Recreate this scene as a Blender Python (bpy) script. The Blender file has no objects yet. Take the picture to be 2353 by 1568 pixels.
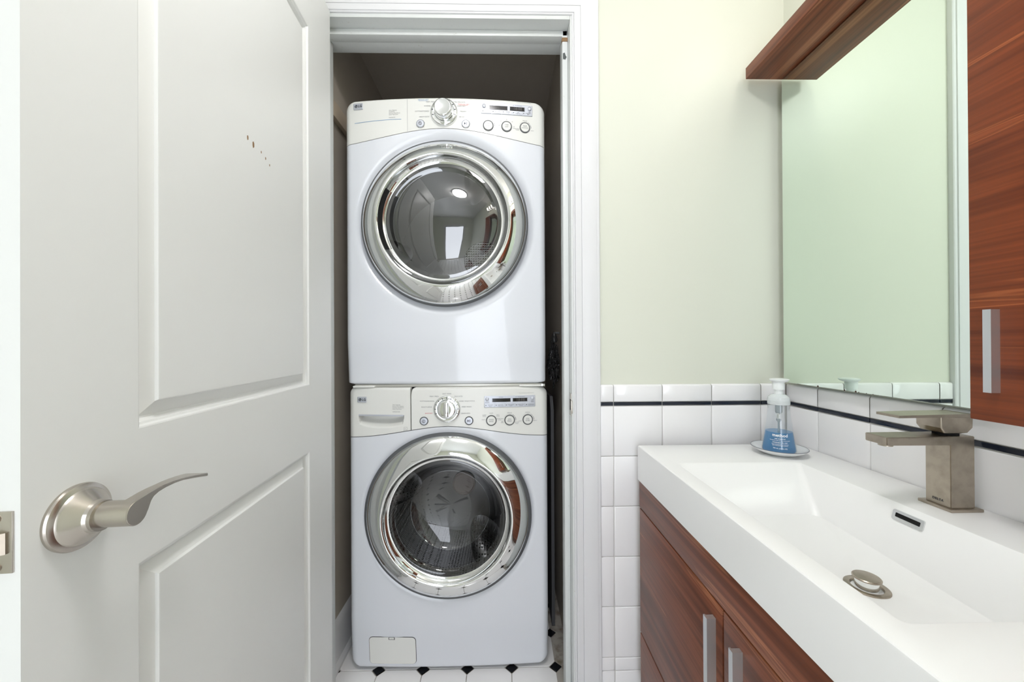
import bpy, bmesh, math, random
from mathutils import Vector, Matrix, noise
random.seed(7)
sc = bpy.context.scene
col = sc.collection
PI = math.pi

# ------------------------------------------------------------------ camera
F_PX, W_PX = 865.0, 2353.0
cam_d = bpy.data.cameras.new('camera'); cam = bpy.data.objects.new('camera', cam_d); col.objects.link(cam)
cam_d.sensor_width = 36.0; cam_d.lens = F_PX / W_PX * 36.0; cam_d.clip_start = 0.01
yaw, pit, roll = math.atan(16.5 / 865), math.atan(2.5 / 865), 0.0052
fw = Vector((math.sin(yaw) * math.cos(pit), math.cos(yaw) * math.cos(pit), math.sin(pit)))
r0 = Vector((math.cos(yaw), -math.sin(yaw), 0)); u0 = r0.cross(fw)
up = u0 * math.cos(roll) + r0 * math.sin(roll); rt = fw.cross(up)
M = Matrix((rt, up, -fw)).transposed().to_4x4(); M.translation = Vector((0, -1.158, 1.126))
cam.matrix_world = M
sc.camera = cam

# ------------------------------------------------------------------ world, exposure
wd = bpy.data.worlds.new('world'); sc.world = wd; wd.use_nodes = True
wd.node_tree.nodes['Background'].inputs[0].default_value = (.88, .925, 1.0, 1)
wd.node_tree.nodes['Background'].inputs[1].default_value = 5.2
vs = sc.view_settings
vs.view_transform = 'Standard'; vs.look = 'None'; vs.gamma = 1.0; vs.use_curve_mapping = False
vs.exposure = 0.05
CEIL_LIGHT = 36.0      # emission of the added, unseen ceiling lamp's diffuser
VANITY_LIGHT = 10.0    # emission of the vanity lamp globes

# ------------------------------------------------------------------ materials
def mat(name, c, rough=.5, metal=0., coat=0., bump=None, var=None, spec=.5, emit=0., ecol=None, trans=0., ior=1.45, coat_r=.06):
    m = bpy.data.materials.new(name); m.use_nodes = True
    nt = m.node_tree; b = nt.nodes['Principled BSDF']
    b.inputs['Base Color'].default_value = (*c, 1); b.inputs['Roughness'].default_value = rough
    b.inputs['Metallic'].default_value = metal; b.inputs['Coat Weight'].default_value = coat
    b.inputs['Coat Roughness'].default_value = coat_r
    b.inputs['Specular IOR Level'].default_value = spec; b.inputs['IOR'].default_value = ior
    b.inputs['Transmission Weight'].default_value = trans
    if emit:
        b.inputs['Emission Color'].default_value = (*(ecol or c), 1); b.inputs['Emission Strength'].default_value = emit
    tc = nt.nodes.new('ShaderNodeTexCoord')
    if var:
        scale, c2, lo, hi = var
        n = nt.nodes.new('ShaderNodeTexNoise'); n.inputs['Scale'].default_value = scale; n.inputs['Detail'].default_value = 5
        r = nt.nodes.new('ShaderNodeValToRGB'); r.color_ramp.elements[0].position = lo; r.color_ramp.elements[1].position = hi
        r.color_ramp.elements[0].color = (*c, 1); r.color_ramp.elements[1].color = (*c2, 1)
        nt.links.new(tc.outputs['Object'], n.inputs['Vector']); nt.links.new(n.outputs['Fac'], r.inputs['Fac'])
        nt.links.new(r.outputs['Color'], b.inputs['Base Color'])
    if bump:
        scale, st, dist = bump
        n = nt.nodes.new('ShaderNodeTexNoise'); n.inputs['Scale'].default_value = scale; n.inputs['Detail'].default_value = 3
        bp = nt.nodes.new('ShaderNodeBump'); bp.inputs['Strength'].default_value = st; bp.inputs['Distance'].default_value = dist
        nt.links.new(tc.outputs['Object'], n.inputs['Vector']); nt.links.new(n.outputs['Fac'], bp.inputs['Height'])
        nt.links.new(bp.outputs['Normal'], b.inputs['Normal'])
    return m

def wood(name, axis, dark, mid, light, rough=.36):
    """plank wood: streaks run along `axis`"""
    m = bpy.data.materials.new(name); m.use_nodes = True
    nt = m.node_tree; b = nt.nodes['Principled BSDF']; L = nt.links.new
    tc = nt.nodes.new('ShaderNodeTexCoord')
    def streak(across, along, detail, dist):
        mp = nt.nodes.new('ShaderNodeMapping'); s = [across] * 3; s[axis] = along
        mp.inputs['Scale'].default_value = s; L(tc.outputs['Object'], mp.inputs['Vector'])
        n = nt.nodes.new('ShaderNodeTexNoise'); n.inputs['Scale'].default_value = 1; n.inputs['Detail'].default_value = detail
        n.inputs['Distortion'].default_value = dist; L(mp.outputs['Vector'], n.inputs['Vector']); return n
    big, fine = streak(19, .7, 4, .3), streak(150, 2.2, 5, .15)
    r = nt.nodes.new('ShaderNodeValToRGB'); e = r.color_ramp.elements
    e[0].position = .30; e[0].color = (*dark, 1); e[1].position = .72; e[1].color = (*light, 1)
    k = e.new(.50); k.color = (*mid, 1)
    k = e.new(.585); k.color = (*[(a * .75 + c * .25) for a, c in zip(mid, dark)], 1)
    k = e.new(.60); k.color = (*light, 1)
    k = e.new(.612); k.color = (*mid, 1)
    k = e.new(.42); k.color = (*[(a * .6 + c * .4) for a, c in zip(dark, mid)], 1)
    L(big.outputs['Fac'], r.inputs['Fac'])
    r2 = nt.nodes.new('ShaderNodeValToRGB'); r2.color_ramp.elements[0].position = .3; r2.color_ramp.elements[1].position = .7
    r2.color_ramp.elements[0].color = (.72, .70, .68, 1); r2.color_ramp.elements[1].color = (1.12, 1.1, 1.08, 1)
    L(fine.outputs['Fac'], r2.inputs['Fac'])
    mx = nt.nodes.new('ShaderNodeMix'); mx.data_type = 'RGBA'; mx.blend_type = 'MULTIPLY'; mx.inputs[0].default_value = 1
    L(r.outputs['Color'], mx.inputs[6]); L(r2.outputs['Color'], mx.inputs[7]); L(mx.outputs[2], b.inputs['Base Color'])
    b.inputs['Roughness'].default_value = rough; b.inputs['Specular IOR Level'].default_value = .28
    bp = nt.nodes.new('ShaderNodeBump'); bp.inputs['Strength'].default_value = .12; bp.inputs['Distance'].default_value = .0006
    L(fine.outputs['Fac'], bp.inputs['Height']); L(bp.outputs['Normal'], b.inputs['Normal'])
    return m

def see_through(name, tint, refl=.9, rough=.02, ior=1.5, body=None, body_fac=0.):
    """thin clear pane: tinted transparency with Fresnel reflection, optional diffuse body"""
    m = bpy.data.materials.new(name); m.use_nodes = True; nt = m.node_tree; nt.nodes.clear(); L = nt.links.new
    out = nt.nodes.new('ShaderNodeOutputMaterial'); t = nt.nodes.new('ShaderNodeBsdfTransparent'); t.inputs[0].default_value = (*tint, 1)
    g = nt.nodes.new('ShaderNodeBsdfGlossy'); g.inputs['Color'].default_value = (refl, refl, refl, 1); g.inputs['Roughness'].default_value = rough
    f0 = ((ior - 1) / (ior + 1)) ** 2        # Schlick reflection, the same from both sides of the pane
    lw = nt.nodes.new('ShaderNodeLayerWeight'); lw.inputs['Blend'].default_value = .5
    pw = nt.nodes.new('ShaderNodeMath'); pw.operation = 'POWER'; pw.inputs[1].default_value = 5; L(lw.outputs['Facing'], pw.inputs[0])
    mr = nt.nodes.new('ShaderNodeMath'); mr.operation = 'MULTIPLY_ADD'; mr.inputs[1].default_value = 1 - f0; mr.inputs[2].default_value = f0; L(pw.outputs[0], mr.inputs[0])
    mx = nt.nodes.new('ShaderNodeMixShader'); L(mr.outputs[0], mx.inputs[0])
    src = t.outputs[0]
    if body:
        d = nt.nodes.new('ShaderNodeBsdfDiffuse'); d.inputs[0].default_value = (*body, 1)
        m2 = nt.nodes.new('ShaderNodeMixShader'); m2.inputs[0].default_value = body_fac
        L(t.outputs[0], m2.inputs[1]); L(d.outputs[0], m2.inputs[2]); src = m2.outputs[0]
    L(src, mx.inputs[1]); L(g.outputs[0], mx.inputs[2]); L(mx.outputs[0], out.inputs[0])
    return m

MT = dict(
    paint=mat('wall_paint', (.715, .73, .635), .38, bump=(220, .10, .0006)),
    ceil=mat('ceiling_paint', (.88, .88, .87), .8),
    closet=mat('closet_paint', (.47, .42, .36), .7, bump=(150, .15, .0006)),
    trim=mat('trim_paint', (.75, .75, .765), .32, bump=(60, .05, .0006)),
    jamb=mat('jamb_paint', (.70, .72, .71), .38, bump=(55, .35, .0012), var=(90, (.56, .55, .50), .66, .80)),
    door=mat('door_paint', (.83, .835, .82), .38, bump=(160, .06, .0005)),
    tile=mat('white_tile', (.90, .89, .90), .10, coat=.3, bump=(9, .05, .002)),
    navy=mat('navy_tile', (.010, .014, .026), .08),
    black=mat('black_tile', (.008, .009, .012), .10),
    ftile=mat('floor_tile_white', (.91, .90, .90), .16, bump=(12, .05, .002)),
    grout=mat('wall_grout', (.62, .60, .57), .85),
    fgrout=mat('floor_grout', (.42, .39, .35), .9, var=(30, (.2, .17, .13), .5, .7)),
    white=mat('machine_white', (.735, .755, .80), .25, coat=.6, coat_r=.05),
    cream=mat('panel_cream', (.78, .78, .745), .30, coat=.2),
    seam=mat('seam_dark', (.06, .06, .065), .6),
    grey=mat('gasket_grey', (.10, .105, .11), .45),
    silver=mat('silver_plastic', (.58, .60, .66), .35, metal=.35),
    chrome=mat('chrome', (.86, .87, .87), .035, metal=1.),
    chrome2=mat('chrome_satin', (.75, .76, .76), .16, metal=1.),
    steel=mat('drum_steel', (.42, .42, .42), .28, metal=.9),
    lcd=mat('display_black', (.022, .020, .019), .12),
    segment=mat('display_segment', (.10, .095, .09), .4),
    ink=mat('panel_ink', (.20, .20, .21), .6),
    inkdark=mat('badge_ink', (.03, .035, .05), .5),
    red=mat('red_ink', (.62, .07, .10), .6),
    blue=mat('blue_ink', (.16, .30, .52), .6),
    nickel=mat('brushed_nickel', (.52, .48, .43), .27, metal=1., bump=(300, .06, .0004)),
    fnickel=mat('worn_nickel', (.43, .375, .31), .33, metal=1., var=(45, (.33, .285, .23), .45, .75), bump=(240, .08, .0004)),
    alu=mat('satin_aluminium', (.70, .72, .73), .34, metal=.85),
    sink=mat('sink_resin', (.92, .92, .915), .30, coat=.12, coat_r=.12),
    woodY=wood('walnut_along', 1, (.100, .029, .014), (.225, .071, .034), (.42, .165, .082)),
    woodYlit=wood('walnut_lit_tone', 1, (.110, .021, .006), (.235, .053, .015), (.40, .112, .035)),  # same walnut as the vanity; its lighting difference is put into this colour
    woodin=mat('cabinet_inside', (.14, .065, .04), .5),
    mirror=mat('mirror_silver', (.80, .90, .82), .008, metal=1.),
    mirroredge=mat('mirror_edge', (.35, .42, .38), .3),
    rust=mat('rust_spot', (.06, .03, .02), .9),
    chip=mat('paint_chip', (.28, .17, .09), .9),
    chipg=mat('paint_chip_grey', (.10, .11, .11), .8),
    dark=mat('dark_hole', (.006, .006, .006), .9),
    board=mat('grey_board', (.075, .075, .08), .6),
    bag=mat('black_plastic_bag', (.03, .03, .03), .22, bump=(70, .6, .004)),
    dish=mat('glazed_dish', (.82, .83, .83), .12, coat=.3),
    rim=mat('dish_rim', (.16, .16, .18), .3),
    pump=mat('frosted_plastic', (.86, .89, .89), .35),
    collar=see_through('collar_plastic', (.80, .84, .85), body=(.88, .92, .93), body_fac=.7),
    tube=see_through('tube_plastic', (.75, .78, .80), body=(.45, .5, .52), body_fac=.45),
    bottle=see_through('bottle_clear', (.91, .93, .94), ior=1.6, body=(.75, .8, .82), body_fac=.06),
    liquid=see_through('soap_blue', (.16, .60, .90), body=(.045, .31, .62), body_fac=.58),
    printw=mat('white_print', (.9, .92, .94), .6),
    dglass=see_through('dryer_glass', (.55, .55, .55), ior=2.3, rough=.015),
    wglass=see_through('washer_glass', (.55, .55, .56), ior=1.7, rough=.015),
    lampglass=mat('lamp_glass', (.95, .93, .88), .3, emit=VANITY_LIGHT, ecol=(1.0, .95, .88)),
    ceilglass=mat('unseen_ceiling_glass', (.95, .95, .95), .3, emit=CEIL_LIGHT, ecol=(1.0, .985, .985)),
    discmat=mat('drum_disc', (.62, .54, .48), .45),
)
# perforated drum steel: small dark holes
def perforated(name, base, hole, scale):
    m = mat(name, base, .3, metal=.85); nt = m.node_tree; b = nt.nodes['Principled BSDF']; L = nt.links.new
    tc = nt.nodes.new('ShaderNodeTexCoord'); v = nt.nodes.new('ShaderNodeTexVoronoi'); v.inputs['Scale'].default_value = scale
    v.inputs['Randomness'].default_value = .15
    r = nt.nodes.new('ShaderNodeValToRGB'); r.color_ramp.elements[0].position = .26; r.color_ramp.elements[1].position = .36
    r.color_ramp.elements[0].color = (*hole, 1); r.color_ramp.elements[1].color = (*base, 1)
    L(tc.outputs['Object'], v.inputs['Vector']); L(v.outputs['Distance'], r.inputs['Fac']); L(r.outputs['Color'], b.inputs['Base Color'])
    bp = nt.nodes.new('ShaderNodeBump'); bp.inputs['Strength'].default_value = .5; bp.inputs['Distance'].default_value = .003
    L(v.outputs['Distance'], bp.inputs['Height']); L(bp.outputs['Normal'], b.inputs['Normal'])
    return m
MT['perf'] = perforated('drum_perforated', (.5, .5, .5), (.05, .05, .05), 95)

# ------------------------------------------------------------------ mesh helpers
class MB:
    def __init__(s): s.v = []; s.f = []
    def add(s, vs, fs):
        o = len(s.v); s.v += [tuple(v) for v in vs]; s.f += [tuple(i + o for i in f) for f in fs]; return s
    def box(s, x0, x1, y0, y1, z0, z1, b=0., seg=2):
        bm = bmesh.new(); bmesh.ops.create_cube(bm, size=1)
        for v in bm.verts:
            v.co = Vector((x0 + (v.co.x + .5) * (x1 - x0), y0 + (v.co.y + .5) * (y1 - y0), z0 + (v.co.z + .5) * (z1 - z0)))
        if b: bmesh.ops.bevel(bm, geom=bm.edges[:], offset=b, segments=seg, affect='EDGES', profile=.5)
        bm.verts.index_update()
        s.add([v.co[:] for v in bm.verts], [[v.index for v in f.verts] for f in bm.faces]); bm.free(); return s
    def loops(s, rings, close=True, cap0=False, cap1=False):
        """bridge equal-length rings of points"""
        n = len(rings[0]); o = len(s.v)
        for r in rings: s.v += [tuple(p) for p in r]
        for i in range(len(rings) - 1):
            for j in range(n if close else n - 1):
                a = o + i * n + j; b = o + i * n + (j + 1) % n
                s.f.append((a, b, b + n, a + n))
        if cap0: s.f.append(tuple(o + j for j in reversed(range(n))))
        if cap1: s.f.append(tuple(o + (len(rings) - 1) * n + j for j in range(n)))
        return s
    def lathe(s, prof, c=(0, 0, 0), axis='z', n=48, cap0=False, cap1=False, sx=1., sy=1.):
        """prof: (radius, height) pairs about an axis through c; axis '-y' means height grows towards -y"""
        rings = []
        for r, h in prof:
            ring = []
            for k in range(n):
                a = 2 * PI * k / n; p, q = r * math.cos(a) * sx, r * math.sin(a) * sy
                if axis == 'z': ring.append((c[0] + p, c[1] + q, c[2] + h))
                elif axis == '-y': ring.append((c[0] + p, c[1] - h, c[2] + q))
                elif axis == 'y': ring.append((c[0] + p, c[1] + h, c[2] - q))
                elif axis == 'x': ring.append((c[0] + h, c[1] + p, c[2] + q))
            rings.append(ring)
        return s.loops(rings, True, cap0, cap1)
    def build(s, name, m, parent=None, smooth=35, loc=None):
        me = bpy.data.meshes.new(name); me.from_pydata(s.v, [], s.f); me.validate()
        bm = bmesh.new(); bm.from_mesh(me); bmesh.ops.recalc_face_normals(bm, faces=bm.faces[:]); bm.to_mesh(me); bm.free()
        if smooth:
            for p in me.polygons: p.use_smooth = True
            me.set_sharp_from_angle(angle=math.radians(smooth))
        me.materials.append(MT[m] if isinstance(m, str) else m)
        return link(name, me, parent, loc)

def link(name, me, parent=None, loc=None):
    o = bpy.data.objects.new(name, me); col.objects.link(o)
    if parent: o.parent = parent
    if loc: o.location = loc
    return o
def tag(o, label, cat, group=None):
    o['label'] = label; o['category'] = cat
    if group: o['group'] = group
    return o
def struct(o): o['kind'] = 'structure'; return o
def stuff(o): o['kind'] = 'stuff'; return o
def empty(name, loc, rz=0.):
    o = bpy.data.objects.new(name, None); col.objects.link(o); o.location = loc; o.rotation_euler = (0, 0, rz); o.empty_display_size = .05
    return o
def rr(x0, x1, y0, y1, r, n=6):
    """rounded rectangle, counter-clockwise list of (x, y)"""
    pts = []
    for cx, cy, a0 in ((x1 - r, y1 - r, 0), (x0 + r, y1 - r, PI / 2), (x0 + r, y0 + r, PI), (x1 - r, y0 + r, 3 * PI / 2)):
        for k in range(n + 1):
            a = a0 + PI / 2 * k / n; pts.append((cx + r * math.cos(a), cy + r * math.sin(a)))
    return pts
def text_flat(s, size, align='CENTER', bold=0., spacing=1.):
    cu = bpy.data.curves.new('lettering', 'FONT'); cu.body = s; cu.size = size; cu.align_x = align; cu.align_y = 'CENTER'
    cu.resolution_u = 2; cu.offset = bold; cu.space_character = spacing
    ob = bpy.data.objects.new('lettering', cu); me = bpy.data.meshes.new_from_object(ob)
    vs_ = [v.co[:] for v in me.vertices]; fs_ = [tuple(p.vertices) for p in me.polygons]
    bpy.data.objects.remove(ob); bpy.data.meshes.remove(me); bpy.data.curves.remove(cu)
    return vs_, fs_
def put_text(mb, fn, s, x, z, size, align='CENTER', bold=0., rot=0.):
    v, f = text_flat(s, size, align, bold); c, d = math.cos(rot), math.sin(rot)
    mb.add([fn(x + p[0] * c - p[1] * d, z + p[0] * d + p[1] * c) for p in v], f)
def lerp(a, b, t): return a + (b - a) * t
def interp(tab, x):
    for (xa, ya), (xb, yb) in zip(tab, tab[1:]):
        if x <= xb: 
            t = (x - xa) / (xb - xa); return lerp(ya, yb, t)
    return tab[-1][1]
def sstep(a, b, x):
    t = max(0., min(1., (x - a) / (b - a))); return t * t * (3 - 2 * t)

# ------------------------------------------------------------------ room shell
XW, XL, YR, ZC = .880, -1.02, -2.75, 2.45          # painted faces of the right wall, left wall, rear wall, ceiling
OPL, OPR, OPT = -.573, .2056, 2.1205               # door opening at the jamb faces
YB = .004                                          # painted face of the wall with the closet door
CXL, CXR, CYB, CZC = -.594, .222, .92, 2.325       # closet interior
m = MB()
m.box(XL, OPL - .02, YB, .10, 0, ZC); m.box(OPR + .02, XW, YB, .10, 0, ZC); m.box(OPL - .02, OPR + .02, YB, .10, OPT + .02, ZC)
wall_back = struct(m.build('wall_back', 'paint', smooth=0))
wall_right = struct(MB().box(XW, XW + .1, YR, .10, 0, ZC).build('wall_right', 'paint', smooth=0))
wall_left = struct(MB().box(XL - .1, XL, YR, .10, 0, ZC).build('wall_left', 'paint', smooth=0))
# rear wall with an unseen open doorway, added to let light in
WX0, WX1, WZ1 = -.50, .30, 2.06
m = MB()
m.box(XL - .1, WX0, YR - .1, YR, 0, ZC); m.box(WX1, XW + .1, YR - .1, YR, 0, ZC); m.box(WX0, WX1, YR - .1, YR, WZ1, ZC)
wall_rear = struct(m.build('wall_rear', 'paint', smooth=0))
t4 = struct(empty('trim_4', (0, 0, 0)))
MB().box(WX0 - .07, WX0, YR - .11, YR + .016, 0, WZ1 + .07, .003).build('doorway_side', 'trim', t4)
MB().box(WX1, WX1 + .07, YR - .11, YR + .016, 0, WZ1 + .07, .003).build('doorway_side', 'trim', t4)
MB().box(WX0, WX1, YR - .11, YR + .016, WZ1, WZ1 + .07, .003).build('doorway_head', 'trim', t4)
struct(MB().box(XL - .1, XW + .1, YR - .1, .10, ZC, ZC + .1).build('ceiling', 'ceil', smooth=0))
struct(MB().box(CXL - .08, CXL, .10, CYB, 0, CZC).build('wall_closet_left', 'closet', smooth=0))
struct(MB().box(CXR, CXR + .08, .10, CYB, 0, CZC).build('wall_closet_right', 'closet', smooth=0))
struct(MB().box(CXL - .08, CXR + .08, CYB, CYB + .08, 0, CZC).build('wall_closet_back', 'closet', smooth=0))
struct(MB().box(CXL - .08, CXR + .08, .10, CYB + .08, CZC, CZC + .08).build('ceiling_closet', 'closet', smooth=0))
floor = struct(MB().box(XL - .1, XW + .1, YR - .1, CYB + .08, -.08, -.0035).build('floor', 'fgrout', smooth=0))

# ---- floor mosaic: clipped-corner white tiles with black diamonds
PT, DX, DY, CUT = .1525, .018, .148, .0225
def oct_mesh():
    h, c, t = PT / 2 - .0012, CUT, .0012
    def ring(e, z):
        a = h - e; k = c - e * .2
        return [(a, -a + k, z), (a, a - k, z), (a - k, a, z), (-a + k, a, z), (-a, a - k, z), (-a, -a + k, z), (-a + k, -a, z), (a - k, -a, z)]
    m = MB().loops([ring(0, -.0035), ring(0, -t), ring(t, 0)], True, False, True)
    o = m.build('tile', 'ftile', smooth=0); me = o.data; bpy.data.objects.remove(o); return me
def dia_mesh():
    h = CUT - .0022
    m = MB().loops([[(h, 0, -.0035), (0, h, -.0035), (-h, 0, -.0035), (0, -h, -.0035)], [(h, 0, -.001), (0, h, -.001), (-h, 0, -.001), (0, -h, -.001)],
                    [(h - .001, 0, 0), (0, h - .001, 0), (-h + .001, 0, 0), (0, -h + .001, 0)]], True, False, True)
    o = m.build('diamond_tile', 'black', smooth=0); me = o.data; bpy.data.objects.remove(o); return me
OM, DM = oct_mesh(), dia_mesh()
def inside(x, y, e): 
    return (XL + e < x < XW - e and -2.55 < y < -.01) or (CXL + e < x < CXR - e and -.02 < y < .52)
for i in range(-7, 7):
    for j in range(-18, 4):
        x, y = DX + (i + .5) * PT, DY + (j + .5) * PT
        if inside(x, y, .0): link('tile', OM, floor, (x, y, 0))
        x, y = DX + i * PT, DY + j * PT
        if inside(x, y, -.005): link('diamond_tile', DM, floor, (x, y, 0))

# ---- wall tiles
def tile_box(mb_name, w, h, d, m, c=.0022):
    """tile in the XZ plane, centred, front at y=-d"""
    def ring(e, y): return [(-w / 2 + e, y, -h / 2 + e), (w / 2 - e, y, -h / 2 + e), (w / 2 - e, y, h / 2 - e), (-w / 2 + e, y, h / 2 - e)]
    mb = MB().loops([ring(0, 0), ring(0, -d + c), ring(c * .35, -d + c * .35), ring(c * 1.3, -d)], True, False, True)
    o = mb.build(mb_name, m, smooth=60); me = o.data; bpy.data.objects.remove(o); return me
def cap_tile(w, h, d, endr=False):
    """bull-nosed capping tile"""
    prof = [(0, -h / 2), (-d + .001, -h / 2), (-d, -h / 2 + .0015)]
    r = .007
    for k in range(5):
        a = PI / 2 * k / 4; prof.append((-d + r * (1 - math.cos(a)), h / 2 - r + r * math.sin(a)))
    prof.append((0, h / 2))
    rings = [[(x, y + (.0015 if e else 0), z - (.0008 if e else 0)) for (y, z) in prof] for x, e in ((-w / 2, 1), (-w / 2 + .002, 0), (w / 2 - .002, 0), (w / 2, 1))]
    mb = MB().loops(rings, False)
    o = mb.build('cap_tile', 'tile', smooth=40); me = o.data; bpy.data.objects.remove(o); return me
cache = {}
def place_tile(kind, parent, a0, a1, z0, z1, facing):
    g = .0011
    w, h = round(a1 - a0 - 2 * g, 4), round(z1 - z0 - 2 * g, 4)
    key = (kind, w, h)
    if key not in cache:
        cache[key] = cap_tile(w, h, .009) if kind == 'cap_tile' else tile_box(kind, w, h, .008, 'navy' if kind == 'border_tile' else 'tile', .0013 if kind == 'border_tile' else .0022)
    o = link(kind, cache[key], parent)
    jx = random.uniform(-.0003, .0003)
    if facing == 'y': o.location = ((a0 + a1) / 2, YB + jx, (z0 + z1) / 2)
    else:
        o.location = (XW + jx, (a0 + a1) / 2, (z0 + z1) / 2); o.rotation_euler = (0, 0, -PI / 2)
ROWS = [(.0, .113), (.113, .1535), (.1535, .3094), (.3094, .463), (.463, .618), (.618, .7722), (.7722, .9272)]
STR, CAP = (.9272, .9400), (.9400, .994)
bk = MB().box(.29, XW - .0005, YB - .0045, YB, 0, .990).build('grout_bed', 'grout', wall_back, smooth=0)
cols_b = [.2915, .334, .4855, .6395, .794, XW - .009]
for a0, a1 in zip(cols_b, cols_b[1:]):
    for z0, z1 in ROWS: place_tile('tile', wall_back, a0, a1, z0, z1, 'y')
    place_tile('border_tile', wall_back, a0, a1, *STR, 'y'); place_tile('cap_tile', wall_back, a0, a1, *CAP, 'y')
MB().box(XW - .0045, XW, -1.17, YB - .009, 0, .990).build('grout_bed', 'grout', wall_right, smooth=0)
cols_r = [YB - .0095, -.1227, -.2728, -.423, -.5735, -.7235, -.874, -1.024, -1.17]
for a1, a0 in zip(cols_r, cols_r[1:]):
    for z0, z1 in ROWS: place_tile('tile', wall_right, a0, a1, z0, z1, 'x')
    place_tile('border_tile', wall_right, a0, a1, *STR, 'x'); place_tile('cap_tile', wall_right, a0, a1, *CAP, 'x')

# ---- closet door frame: casing, jambs, stops
CI_L, CI_R, CI_T = OPL - .006, OPR + .0055, OPT + .0115
prof = [(0, 0), (0, .010), (.0015, .0125), (.0045, .0130), (.0065, .0105), (.0068, .0130), (.0085, .0142), (.0255, .0142), (.0262, .0128), (.0268, .0150),
        (.045, .0165), (.069, .0195), (.0708, .0192), (.0712, .0160), (.079, .0160), (.0815, .0140), (.0815, 0)]
def casing(nodes):
    return MB().loops([[(x + sx * s, YB - p, z + sz * s) for s, p in prof] for (x, z, sx, sz) in nodes], False)
t1 = struct(empty('trim_1', (0, 0, 0)))
casing([(CI_R, 0, 1, 0), (CI_R, CI_T, 1, 1)]).build('casing_side', 'trim', t1, 25)
casing([(CI_L, CI_T, -1, 1), (CI_R, CI_T, 1, 1)]).build('casing_head', 'trim', t1, 25)
casing([(CI_L, CI_T, -1, 1), (CI_L, 0, -1, 0)]).build('casing_side', 'trim', t1, 25)
t2 = struct(empty('trim_2', (0, 0, 0)))
MB().box(OPR, OPR + .022, -.004, .118, 0, OPT + .02, .0015).build('jamb_side', 'jamb', t2)
MB().box(OPL - .022, OPL, -.004, .118, 0, OPT + .02, .0015).build('jamb_side', 'jamb', t2)
MB().box(OPL, OPR, -.004, .118, OPT, OPT + .02, .0015).build('jamb_head', 'jamb', t2)
MB().box(OPR - .018, OPR, .037, .085, 0, OPT, .003).build('stop_side', 'jamb', t2)
MB().box(OPL, OPL + .016, .037, .085, 0, OPT, .003).build('stop_side', 'jamb', t2)
MB().box(OPL, OPR, .037, .070, OPT - .0195, OPT, .003).build('stop_head', 'jamb', t2)
MB().box(OPL, OPR, .0702, .118, OPT - .017, OPT, .0015).build('header_board', 'jamb', t2)
MB().box(OPR - .0185, OPR - .001, .0355, .05, OPT - .036, OPT - .024).build('mortise', 'chip', t2)
def blob(name, m, parent, fn, pts):
    """thin irregular flake: outline pts mapped through fn(u, v, lift)"""
    n = len(pts); mb = MB(); mb.add([fn(u, v, 0) for u, v in pts] + [fn(u, v, .0006) for u, v in pts],
        [tuple(range(n, 2 * n))] + [(i, (i + 1) % n, n + (i + 1) % n, n + i) for i in range(n)])
    return mb.build(name, m, parent, 0)
blob('paint_chip', 'chipg', t2, lambda u, v, l: (-.556 + u, .010 + v, OPT - l), [(-.01, .0), (.004, -.002), (.010, .006), (.008, .016), (.002, .024), (-.01, .027)])
blob('paint_chip', 'chipg', t2, lambda u, v, l: (.196 + u, .037 - l, 2.035 + v), [(-.006, .012), (.0, .014), (.003, .004), (.006, 0), (.001, -.009), (-.003, -.006), (-.006, -.008)])
# strike plate in the jamb, with its bent lip
m = MB().box(OPR - .0012, OPR + .001, .004, .034, .895, .965, .0004)
m.box(OPR - .003, OPR + .0012, -.0065, .006, .905, .945, .0008)
m.build('strike_plate', 'nickel', t2)
MB().box(OPR - .0016, OPR + .001, .010, .026, .912, .946).build('strike_hole', 'dark', t2)
# ---- closet left baseboard and cleat
bb = struct(MB().loops([[(CXL, y, 0), (CXL + .020, y, 0), (CXL + .020, y, .012), (CXL + .013, y, .022), (CXL + .010, y, .024), (CXL + .010, y, .138), (CXL + .008, y, .146), (CXL + .004, y, .158), (CXL, y, .163)]
      for y in (.119, .9)], True, True, True).build('baseboard_closet_left', 'trim', None, 25))
struct(MB().box(CXL, CXL + .018, .119, .9, 1.900, 1.954, .002).build('trim_3', mat('cleat_wood', (.42, .35, .27), .6)))

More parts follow.
